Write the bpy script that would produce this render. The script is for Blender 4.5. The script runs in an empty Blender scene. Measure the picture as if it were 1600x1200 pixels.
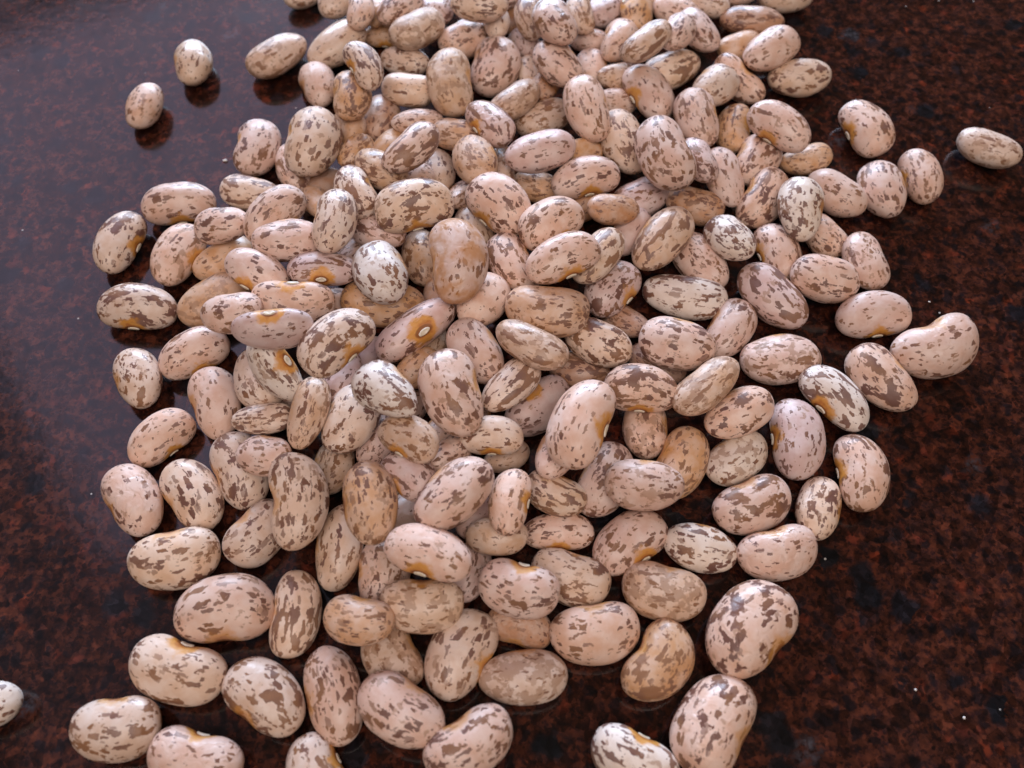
import bpy, bmesh, math, random
from mathutils import Vector, noise as mnoise

# ---------------------------------------------------------------- camera, world, lights, exposure
sc = bpy.context.scene
COL = sc.collection
R = math.radians
cam_d = bpy.data.cameras.new('camera')
cam = bpy.data.objects.new('camera', cam_d); COL.objects.link(cam)
cam_d.sensor_width = 36.0
cam_d.lens = 31.5
cam_d.clip_start = 0.005; cam_d.clip_end = 20.0
cam.location = (0.0, -0.150 * math.cos(R(60)), 0.150 * math.sin(R(60)))
cam.rotation_euler = (R(30), 0, 0)
cam_d.dof.use_dof = True
cam_d.dof.focus_distance = 0.143
cam_d.dof.aperture_fstop = 24.0
sc.camera = cam
sc.cycles.max_bounces = 4; sc.cycles.diffuse_bounces = 2; sc.cycles.glossy_bounces = 3
sc.cycles.use_adaptive_sampling = True; sc.cycles.adaptive_threshold = 0.03

world = bpy.data.worlds.new('World'); sc.world = world; world.use_nodes = True
bg = world.node_tree.nodes['Background']
bg.inputs[0].default_value = (1.0, 0.74, 0.58, 1); bg.inputs[1].default_value = 0.06

def lamp(name, az, el, dist, sx, sy, power, col, target=(0, 0, 0)):
    l = bpy.data.lights.new(name, 'AREA'); l.shape = 'RECTANGLE'; l.size = sx; l.size_y = sy
    l.energy = power; l.color = col
    o = bpy.data.objects.new(name, l); COL.objects.link(o)
    a, e = R(az), R(el)
    o.location = (dist * math.sin(a) * math.cos(e), dist * math.cos(a) * math.cos(e), dist * math.sin(e))
    o.rotation_euler = (Vector(target) - o.location).to_track_quat('-Z', 'Y').to_euler()
    return o
# tall window beyond the heap, pale sky in its upper part at the left, and the room's soft light behind the viewer
lamp('window_light', -6, 18, 1.6, 1.25, 0.40, 40.0, (0.62, 0.77, 1.0))
lamp('upper_window_light', -29, 47, 1.6, 0.84, 0.90, 2.6, (0.80, 0.68, 1.0))
lamp('veil_fill_light', -34, 52, 2.0, 1.6, 1.5, 1.3, (0.72, 0.72, 1.0))  # added dim lamp overlapping the upper window's, softens the veil reflected in the granite
lamp('room_light', 176, 64, 1.3, 1.3, 0.9, 11.0, (1.0, 0.865, 0.79))

vs = sc.view_settings
vs.view_transform = 'Standard'; vs.look = 'None'; vs.exposure = 0.17; vs.gamma = 1.0; vs.use_curve_mapping = False

# ---------------------------------------------------------------- node helpers
class NT:
    def __init__(self, name):
        self.m = bpy.data.materials.new(name); self.m.use_nodes = True
        self.t = self.m.node_tree; self.t.nodes.clear()
    def n(self, typ, **kw):
        nd = self.t.nodes.new(typ)
        for k, v in kw.items(): setattr(nd, k, v)
        return nd
    def put(self, nd, key, v):
        s = nd.inputs[key]
        if hasattr(v, 'is_linked') or hasattr(v, 'links'): self.t.links.new(v, s)
        elif v is not None: s.default_value = v
    def math(self, op, a, b=None, c=None, clamp=False):
        nd = self.n('ShaderNodeMath', operation=op, use_clamp=clamp)
        for i, v in enumerate((a, b, c)):
            if v is not None: self.put(nd, i, v)
        return nd.outputs[0]
    def vmath(self, op, a, b=None):
        nd = self.n('ShaderNodeVectorMath', operation=op)
        self.put(nd, 0, a)
        if b is not None: self.put(nd, 1, b)
        return nd.outputs[0]
    def mix(self, f, a, b):
        nd = self.n('ShaderNodeMix', data_type='RGBA')
        self.put(nd, 0, f); self.put(nd, 6, a); self.put(nd, 7, b)
        return nd.outputs[2]
    def ramp(self, v, lo, hi, a=0.0, b=1.0):
        nd = self.n('ShaderNodeMapRange', interpolation_type='SMOOTHSTEP')
        self.put(nd, 0, v); self.put(nd, 1, lo); self.put(nd, 2, hi); self.put(nd, 3, a); self.put(nd, 4, b)
        return nd.outputs[0]
    def noise(self, vec, scale, detail=2.0, rough=0.5, dist=0.0):
        nd = self.n('ShaderNodeTexNoise')
        self.put(nd, 'Vector', vec); self.put(nd, 'Scale', scale); self.put(nd, 'Detail', detail)
        self.put(nd, 'Roughness', rough); self.put(nd, 'Distortion', dist)
        return nd.outputs[0], nd.outputs[1]
    def voro(self, vec, scale, metric='EUCLIDEAN', feature='F1', rnd=1.0):
        nd = self.n('ShaderNodeTexVoronoi', distance=metric, feature=feature)
        self.put(nd, 'Vector', vec); self.put(nd, 'Scale', scale); self.put(nd, 'Randomness', rnd)
        return nd.outputs
    def attr(self, name):
        return self.n('ShaderNodeAttribute', attribute_type='OBJECT', attribute_name=name).outputs
    def xyz(self, v):
        nd = self.n('ShaderNodeSeparateXYZ'); self.put(nd, 0, v); return nd.outputs
    def comb(self, x, y, z):
        nd = self.n('ShaderNodeCombineXYZ'); self.put(nd, 0, x); self.put(nd, 1, y); self.put(nd, 2, z); return nd.outputs[0]
    def finish(self, **kw):
        b = self.n('ShaderNodeBsdfPrincipled'); o = self.n('ShaderNodeOutputMaterial')
        self.t.links.new(b.outputs[0], o.inputs[0])
        for k, v in kw.items(): self.put(b, k.replace('_', ' '), v)
        return self.m
    def bump(self, h, strength, dist):
        nd = self.n('ShaderNodeBump'); self.put(nd, 'Height', h); self.put(nd, 'Strength', strength); self.put(nd, 'Distance', dist)
        return nd.outputs[0]

# ---------------------------------------------------------------- materials
def granite():
    k = NT('polished_red_granite')
    co = k.n('ShaderNodeTexCoord').outputs['Object']
    wob = k.noise(co, 260, 3, 0.6)[1]
    p = k.vmath('ADD', co, k.vmath('SCALE', k.vmath('SUBTRACT', wob, (0.5, 0.5, 0.5)), None))
    p.node.inputs[1].links[0].from_node.inputs['Scale'].default_value = 0.0040
    fine = k.noise(co, 900, 5, 0.65)[0]
    mid = k.noise(co, 380, 4, 0.6)[0]
    big = k.noise(co, 60, 2, 0.5)[0]
    rust = k.mix(k.ramp(mid, 0.26, 0.74), (0.020, 0.0078, 0.0066, 1), (0.086, 0.0225, 0.0115, 1))
    rust = k.mix(k.ramp(fine, 0.44, 0.64, 0.0, 0.85), rust, (0.012, 0.0050, 0.0060, 1))
    # red and orange grains
    v1 = k.voro(p, 420); c1 = k.xyz(v1['Color'])
    red = k.math('MULTIPLY', k.ramp(c1[0], 0.80, 0.86, 0.0, 0.6), k.ramp(v1['Distance'], 0.60, 0.15))
    col = k.mix(red, rust, k.mix(c1[1], (0.170, 0.0280, 0.0100, 1), (0.100, 0.0220, 0.0150, 1)))
    # black pebbles of three sizes
    v2 = k.voro(p, 190); c2 = k.xyz(v2['Color'])
    dk = k.math('MULTIPLY', k.ramp(c2[0], 0.70, 0.76), k.ramp(v2['Distance'], 0.52, 0.26))
    v3 = k.voro(k.vmath('ADD', p, (1.3, 0.7, 0.2)), 460); c3 = k.xyz(v3['Color'])
    dk2 = k.math('MULTIPLY', k.ramp(c3[0], 0.50, 0.56), k.ramp(v3['Distance'], 0.54, 0.28))
    v6 = k.voro(k.vmath('ADD', p, (5.3, 0.1, 0.2)), 1100); c6 = k.xyz(v6['Color'])
    dk3 = k.math('MULTIPLY', k.ramp(c6[0], 0.60, 0.64), k.ramp(v6['Distance'], 0.50, 0.34))
    blk = k.mix(c2[1], (0.0045, 0.0060, 0.0085, 1), (0.012, 0.0110, 0.0150, 1))
    col = k.mix(k.math('MULTIPLY', dk3, 0.7), col, (0.008, 0.0040, 0.0040, 1))
    col = k.mix(k.math('MULTIPLY', dk2, 0.85), col, (0.0070, 0.0050, 0.0065, 1))
    col = k.mix(k.math('MULTIPLY', dk, 0.95), col, blk)
    v7 = k.voro(co, 620); c7 = k.xyz(v7['Color'])                      # interlocking crystals
    v8 = k.voro(k.vmath('ADD', co, (0.4, 0.9, 0.1)), 1300); c8 = k.xyz(v8['Color'])
    gain = k.math('MULTIPLY', k.ramp(c7[0], 0.0, 1.0, 0.52, 1.28), k.ramp(c8[1], 0.0, 1.0, 0.65, 1.25))
    cm = k.n('ShaderNodeVectorMath', operation='SCALE'); k.put(cm, 0, col); k.put(cm, 'Scale', gain); col = cm.outputs[0]
    # hazy grey quartz patches inside a few grains
    v4 = k.voro(k.vmath('ADD', p, (0.31, 2.1, 0.0)), 120); c4 = k.xyz(v4['Color'])
    gq = k.math('MULTIPLY', k.ramp(c4[0], 0.86, 0.90), k.ramp(v4['Distance'], 0.34, 0.05))
    gq = k.math('MULTIPLY', gq, k.ramp(fine, 0.38, 0.70))
    col = k.mix(gq, col, (0.085, 0.075, 0.085, 1))
    # pin-prick white flecks
    v5 = k.voro(co, 190); c5 = k.xyz(v5['Color'])
    fl = k.math('MULTIPLY', k.ramp(c5[2], 0.965, 0.97), k.ramp(v5['Distance'], 0.045, 0.025))
    col = k.mix(fl, col, (0.42, 0.40, 0.38, 1))
    rough = k.ramp(k.noise(co, 35, 4, 0.6)[0], 0.3, 0.7, 0.08, 0.17)
    nm = k.bump(k.noise(co, 500, 2, 0.5)[0], 0.04, 0.0004)
    return k.finish(Base_Color=col, Roughness=rough, IOR=1.52, Normal=nm)

def bean_mat():
    k = NT('speckled_bean_skin')
    co = k.n('ShaderNodeTexCoord').outputs['Object']
    X, Y, Z = k.xyz(co)[:3]
    seed = k.attr('seed')['Fac']
    off = k.comb(k.math('MULTIPLY', seed, 3.17), k.math('MULTIPLY', seed, 5.71), k.math('MULTIPLY', seed, 1.93))
    Yc = k.math('MULTIPLY_ADD', k.math('MULTIPLY', X, X), 0.22, Y)       # marks follow the curve of the seed
    y6 = k.math('MULTIPLY', Yc, 0.66); z5 = k.math('MULTIPLY', Z, 0.55)
    p = k.vmath('ADD', k.comb(X, y6, z5), off)
    jag = k.vmath('SUBTRACT', k.noise(p, 9, 1.5, 0.5)[1], (0.5, 0.5, 0.5))
    def warped(vec, amt):
        s = k.n('ShaderNodeVectorMath', operation='SCALE'); k.put(s, 0, jag); s.inputs['Scale'].default_value = amt
        return k.vmath('ADD', vec, s.outputs[0])
    ps = warped(k.vmath('ADD', k.comb(k.math('MULTIPLY', X, 0.42), y6, z5), off), 0.085)
    speck, blotch, streak, faint, warm = (k.attr(a)['Fac'] for a in ('speck', 'blotch', 'streak', 'faint', 'warm'))
    base = k.attr('base')['Vector']
    zone = k.noise(p, 1.9, 1, 0.5)[0]
    zone2 = k.noise(k.vmath('ADD', p, (7.1, 3.3, 1.2)), 2.3, 1, 0.5)[0]
    # angular dashes
    v = k.voro(ps, 7.4, 'CHEBYCHEV'); c = k.xyz(v['Color'])
    rad = k.math('MULTIPLY', k.math('MULTIPLY', speck, k.ramp(zone, 0.36, 0.60, 0.35, 1.25)), k.math('MULTIPLY_ADD', c[0], 0.66, -0.12))
    d1 = k.math('SUBTRACT', rad, v['Distance'])
    m1 = k.math('MULTIPLY', k.ramp(d1, -0.012, 0.018), k.ramp(c[1], 0.0, 0.5, 0.62, 1.0))
    v2 = k.voro(k.vmath('ADD', ps, (2.2, 9.1, 4.4)), 11.5, 'CHEBYCHEV'); c2 = k.xyz(v2['Color'])
    rad2 = k.math('MULTIPLY', k.math('MULTIPLY', speck, k.ramp(zone2, 0.40, 0.62, 0.1, 1.3)), k.math('MULTIPLY_ADD', c2[0], 0.78, -0.31))
    m2 = k.math('MULTIPLY', k.ramp(k.math('SUBTRACT', rad2, v2['Distance']), -0.04, 0.05), k.ramp(c2[1], 0.0, 0.8, 0.45, 1.0))
    # blotches with ragged edges
    pb = warped(k.vmath('ADD', k.comb(k.math('MULTIPLY', X, 0.70), y6, z5), k.vmath('ADD', off, (4.0, 1.0, 8.0))), 0.16)
    nb = k.noise(pb, 3.1, 2.5, 0.55)[0]
    m3 = k.ramp(k.math('ADD', nb, blotch), 0.982, 1.016)
    # long streaks
    pst = warped(k.vmath('ADD', k.comb(k.math('MULTIPLY', X, 0.34), y6, z5), k.vmath('ADD', off, (1.0, 6.0, 3.0))), 0.09)
    nst = k.noise(pst, 5.2, 1.5, 0.5)[0]
    m4 = k.math('MULTIPLY', k.ramp(k.math('ADD', nst, streak), 0.99, 1.012), 0.92)
    # broad faint tan marks
    nf = k.noise(warped(k.vmath('ADD', p, (9.0, 2.0, 5.0)), 0.12), 3.6, 2.5, 0.6)[0]
    m5 = k.math('MULTIPLY', k.ramp(k.math('ADD', nf, faint), 0.975, 1.03), 0.62)
    dark = k.math('MAXIMUM', k.math('MAXIMUM', m1, m2), k.math('MAXIMUM', m3, m4))
    # ground colour with soft mottling
    mot = k.noise(p, 2.4, 3, 0.55)[0]
    hsv = k.n('ShaderNodeHueSaturation'); k.put(hsv, 'Color', base); k.put(hsv, 'Saturation', k.ramp(mot, 0.3, 0.7, 0.82, 1.22)); k.put(hsv, 'Value', k.ramp(mot, 0.3, 0.72, 1.06, 0.93))
    grd = hsv.outputs[0]
    fineg = k.noise(p, 42, 2, 0.6)[0]
    grd = k.mix(k.ramp(fineg, 0.60, 0.78, 0.0, 0.22), grd, (0.36, 0.20, 0.13, 1))
    grd = k.mix(m5, grd, (0.36, 0.200, 0.120, 1))
    cool = k.ramp(k.noise(k.vmath('ADD', p, (3.0, 3.0, 0.5)), 1.6, 1, 0.5)[0], 0.42, 0.60)
    wm = k.math('MULTIPLY_ADD', k.math('SUBTRACT', cool, 0.5), 0.7, warm, clamp=True)
    wm = k.math('ADD', wm, k.math('MULTIPLY', k.math('SUBTRACT', fineg, 0.5), 1.1), clamp=True)
    spotc = k.mix(wm, (0.175, 0.083, 0.064, 1), (0.300, 0.148, 0.076, 1))
    # yellow-orange skin round the eye
    dx = k.math('DIVIDE', X, 0.42); dz = k.math('DIVIDE', Z, 0.80)
    dh = k.math('SQRT', k.math('ADD', k.math('MULTIPLY', dx, dx), k.math('MULTIPLY', dz, dz)))
    dh = k.math('ADD', dh, k.math('MULTIPLY', k.math('SUBTRACT', k.noise(p, 5.0, 2, 0.5)[0], 0.5), 0.9))
    front = k.ramp(Y, -0.30, -0.55)
    eye = k.math('MULTIPLY', k.ramp(dh, 1.02, 0.66), front)
    rim = k.math('MULTIPLY', k.ramp(dh, 0.62, 0.36), front)
    hx = k.math('DIVIDE', X, 0.155); hz = k.math('DIVIDE', Z, 0.19)
    d0 = k.math('SQRT', k.math('ADD', k.math('MULTIPLY', hx, hx), k.math('MULTIPLY', hz, hz)))
    ring = k.math('MULTIPLY', k.math('MULTIPLY', k.ramp(d0, 1.55, 1.2), front), 0.8)
    orange = k.mix(rim, (0.66, 0.300, 0.060, 1), (0.50, 0.175, 0.030, 1))
    col = k.mix(dark, grd, spotc)
    col = k.mix(k.math('MULTIPLY', eye, k.attr('eye')['Fac']), col, orange)
    col = k.mix(ring, col, (0.22, 0.075, 0.022, 1))
    st = k.math('MULTIPLY', k.attr('stain')['Fac'], k.ramp(k.noise(k.vmath('ADD', p, (1.0, 1.0, 6.0)), 1.7, 3, 0.6)[0], 0.40, 0.62))
    col = k.mix(st, col, (0.50, 0.215, 0.060, 1))
    rough = k.math('ADD', k.ramp(mot, 0.3, 0.7, 0.30, 0.44), k.attr('gloss')['Fac'])
    wr = k.noise(k.vmath('ADD', k.comb(k.math('MULTIPLY', X, 1.1), y6, z5), off), 3.4, 1.5, 0.5, 0.5)[0]
    ridge = k.math('ABSOLUTE', k.math('SUBTRACT', wr, 0.5))
    hgt = k.math('ADD', k.math('MULTIPLY', k.ramp(ridge, 0.0, 0.16), k.attr('wrinkle')['Fac']), k.math('MULTIPLY', fineg, 0.10))
    nm = k.bump(k.math('ADD', hgt, wr), 0.40, 0.00035)
    return k.finish(Base_Color=col, Roughness=rough, IOR=1.45, Normal=nm)

def hilum_mat():
    k = NT('bean_eye')
    co = k.n('ShaderNodeTexCoord').outputs['Object']
    n = k.noise(co, 9, 3, 0.6)[0]
    col = k.mix(k.ramp(n, 0.35, 0.65), (0.72, 0.60, 0.44, 1), (0.80, 0.74, 0.64, 1))
    return k.finish(Base_Color=col, Roughness=0.5)

M_GRANITE, M_BEAN, M_EYE = granite(), bean_mat(), hilum_mat()

# ---------------------------------------------------------------- countertop
def countertop():
    bm = bmesh.new()
    bmesh.ops.create_cube(bm, size=1.0)
    bmesh.ops.scale(bm, vec=(0.90, 0.80, 0.03), verts=bm.verts)
    bmesh.ops.translate(bm, vec=(0.0, 0.12, -0.015), verts=bm.verts)
    bmesh.ops.bevel(bm, geom=[e for e in bm.edges], offset=0.003, segments=3, affect='EDGES')
    me = bpy.data.meshes.new('countertop'); bm.to_mesh(me); bm.free()
    me.materials.append(M_GRANITE)
    o = bpy.data.objects.new('countertop', me); COL.objects.link(o)
    o['kind'] = 'structure'; o['label'] = 'polished dark red-brown granite countertop'
    return o
countertop()

# ---------------------------------------------------------------- bean shapes
def make_form(seed, bend, notch, asym, full, lump):
    """Returns a function unit direction -> point of a kidney-shaped seed scaled to +-1 on every axis, eye at -y."""
    rnd = random.Random(seed)
    ph = [rnd.uniform(0, 6.28) for _ in range(8)]; flat = rnd.uniform(0, 1.5)
    def raw(d):
        x, y, z = d
        e = full
        s = (abs(x) ** e + (y * y + z * z) ** (e / 2)) ** (-1.0 / e)
        x, y, z = x * s, y * s, z * s
        taper = 1.0 + asym * x - 0.05 * asym * math.sin(2 * x + ph[6])
        y *= taper; z *= 1.0 + 0.6 * asym * x
        w = lump
        y += w * math.sin(2.3 * x + ph[0]) * 0.6 + w * math.sin(3.1 * z + ph[1]) * 0.3
        z += w * math.sin(2.6 * x + ph[2]) * 0.6 + w * 0.4 * math.sin(3.0 * y + ph[3])
        nz = Vector((x * 1.3 + seed * 5.1, y * 1.1, z * 1.1))
        y += 2.2 * w * mnoise.noise(nz); z += 2.6 * w * mnoise.noise(nz + Vector((7.7, 3.1, 1.9)))
        z -= 0.06 * math.tanh(3 * z) * flat
        if y < 0:
            y += notch * math.exp(-(x / 0.33) ** 2) * min(1.0, -y) ** 1.5
        y -= bend * (x * x - 0.3)
        return Vector((x, y, z))
    lo, hi = [9] * 3, [-9] * 3
    for i in range(60):
        for j in range(31):
            a, b = 2 * math.pi * i / 60, math.pi * j / 30
            q = raw((math.cos(b), math.sin(b) * math.cos(a), math.sin(b) * math.sin(a)))
            for c in range(3):
                lo[c] = min(lo[c], q[c]); hi[c] = max(hi[c], q[c])
    def fn(d):
        q = raw(d)
        return Vector(((q[c] - (lo[c] + hi[c]) / 2) * 2 / (hi[c] - lo[c]) for c in range(3)))
    return fn

def bean_mesh(fn, name, nu=44, nv=30):
    vs_, fs = [], []
    vs_.append(fn((1, 0, 0)))
    for j in range(1, nv):
        b = math.pi * j / nv
        for i in range(nu):
            a = 2 * math.pi * i / nu
            vs_.append(fn((math.cos(b), math.sin(b) * math.cos(a), math.sin(b) * math.sin(a))))
    vs_.append(fn((-1, 0, 0)))
    last = len(vs_) - 1
    for i in range(nu):
        fs.append((0, 1 + i, 1 + (i + 1) % nu))
        for j in range(nv - 2):
            p0 = 1 + j * nu; p1 = p0 + nu
            fs.append((p0 + i, p1 + i, p1 + (i + 1) % nu, p0 + (i + 1) % nu))
        p0 = 1 + (nv - 2) * nu
        fs.append((last, p0 + (i + 1) % nu, p0 + i))
    me = bpy.data.meshes.new(name); me.from_pydata([tuple(v) for v in vs_], [], fs); me.update()
    for p in me.polygons: p.use_smooth = True
    me.materials.append(M_BEAN)
    return me

def hilum_mesh(fn, name):
    """A small raised oval scar with a slit, lying on the seed's inner side."""
    vs_, fs = [], []
    rings = [(0.0, 0.012), (0.35, 0.014), (0.62, 0.052), (0.85, 0.044), (1.0, -0.02)]
    n = 20
    for r, h in rings:
        for i in range(n if r else 1):
            a = 2 * math.pi * i / n
            x, z = 0.155 * r * math.cos(a), 0.19 * r * math.sin(a)
            d = Vector((x, -1.0, z)).normalized()
            q = fn(d)
            vs_.append((q.x, q.y - h, q.z))
    for i in range(n):
        fs.append((0, 1 + i, 1 + (i + 1) % n))
        for j in range(len(rings) - 2):
            p0 = 1 + j * n; p1 = p0 + n
            fs.append((p0 + i, p1 + i, p1 + (i + 1) % n, p0 + (i + 1) % n))
    me = bpy.data.meshes.new(name); me.from_pydata(vs_, [], fs); me.update()
    bm = bmesh.new(); bm.from_mesh(me); bmesh.ops.recalc_face_normals(bm, faces=bm.faces); bm.to_mesh(me); bm.free()
    if sum(p.normal.y for p in me.polygons) > 0: me.flip_normals()
    for p in me.polygons: p.use_smooth = True
    me.materials.append(M_EYE)
    return me

FORMS = [  # bend, notch, asymmetry, fullness, lumps
    (0.10, 0.10, 0.06, 2.25, 0.020), (0.16, 0.13, 0.05, 2.30, 0.020), (0.05, 0.05, 0.10, 2.15, 0.025),
    (0.09, 0.17, 0.03, 2.40, 0.020), (0.08, 0.12, -0.10, 2.30, 0.030), (0.03, 0.04, 0.04, 2.10, 0.035),
    (0.25, 0.18, 0.08, 2.30, 0.020), (0.12, 0.08, -0.05, 2.45, 0.030), (0.06, 0.10, 0.16, 2.20, 0.030), (0.03, 0.05, -0.30, 2.1, 0.03), (0.03, 0.05, 0.30, 2.1, 0.03)]
MESH, EYES = [], []
for i, (bd, nt, asy, fu, lu) in enumerate(FORMS * 3):
    fn = make_form(i + 3, bd, nt, asy, fu, lu)
    MESH.append(bean_mesh(fn, 'speckled_bean_form')); EYES.append(hilum_mesh(fn, 'hilum_form'))

# ---------------------------------------------------------------- the beans
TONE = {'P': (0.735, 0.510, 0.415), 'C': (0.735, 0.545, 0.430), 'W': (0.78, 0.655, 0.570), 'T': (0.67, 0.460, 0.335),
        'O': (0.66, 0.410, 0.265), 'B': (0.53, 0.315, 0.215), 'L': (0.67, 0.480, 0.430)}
# speck, blotch, streak, faint
PATTERN = {0: (0.35, 0.27, 0.30, 0.30), 1: (0.64, 0.315, 0.32, 0.33), 2: (0.86, 0.345, 0.355, 0.35), 3: (1.02, 0.32, 0.34, 0.36),
           4: (0.76, 0.42, 0.35, 0.35), 5: (0.58, 0.35, 0.455, 0.36), 6: (0.60, 0.33, 0.36, 0.465)}
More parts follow.
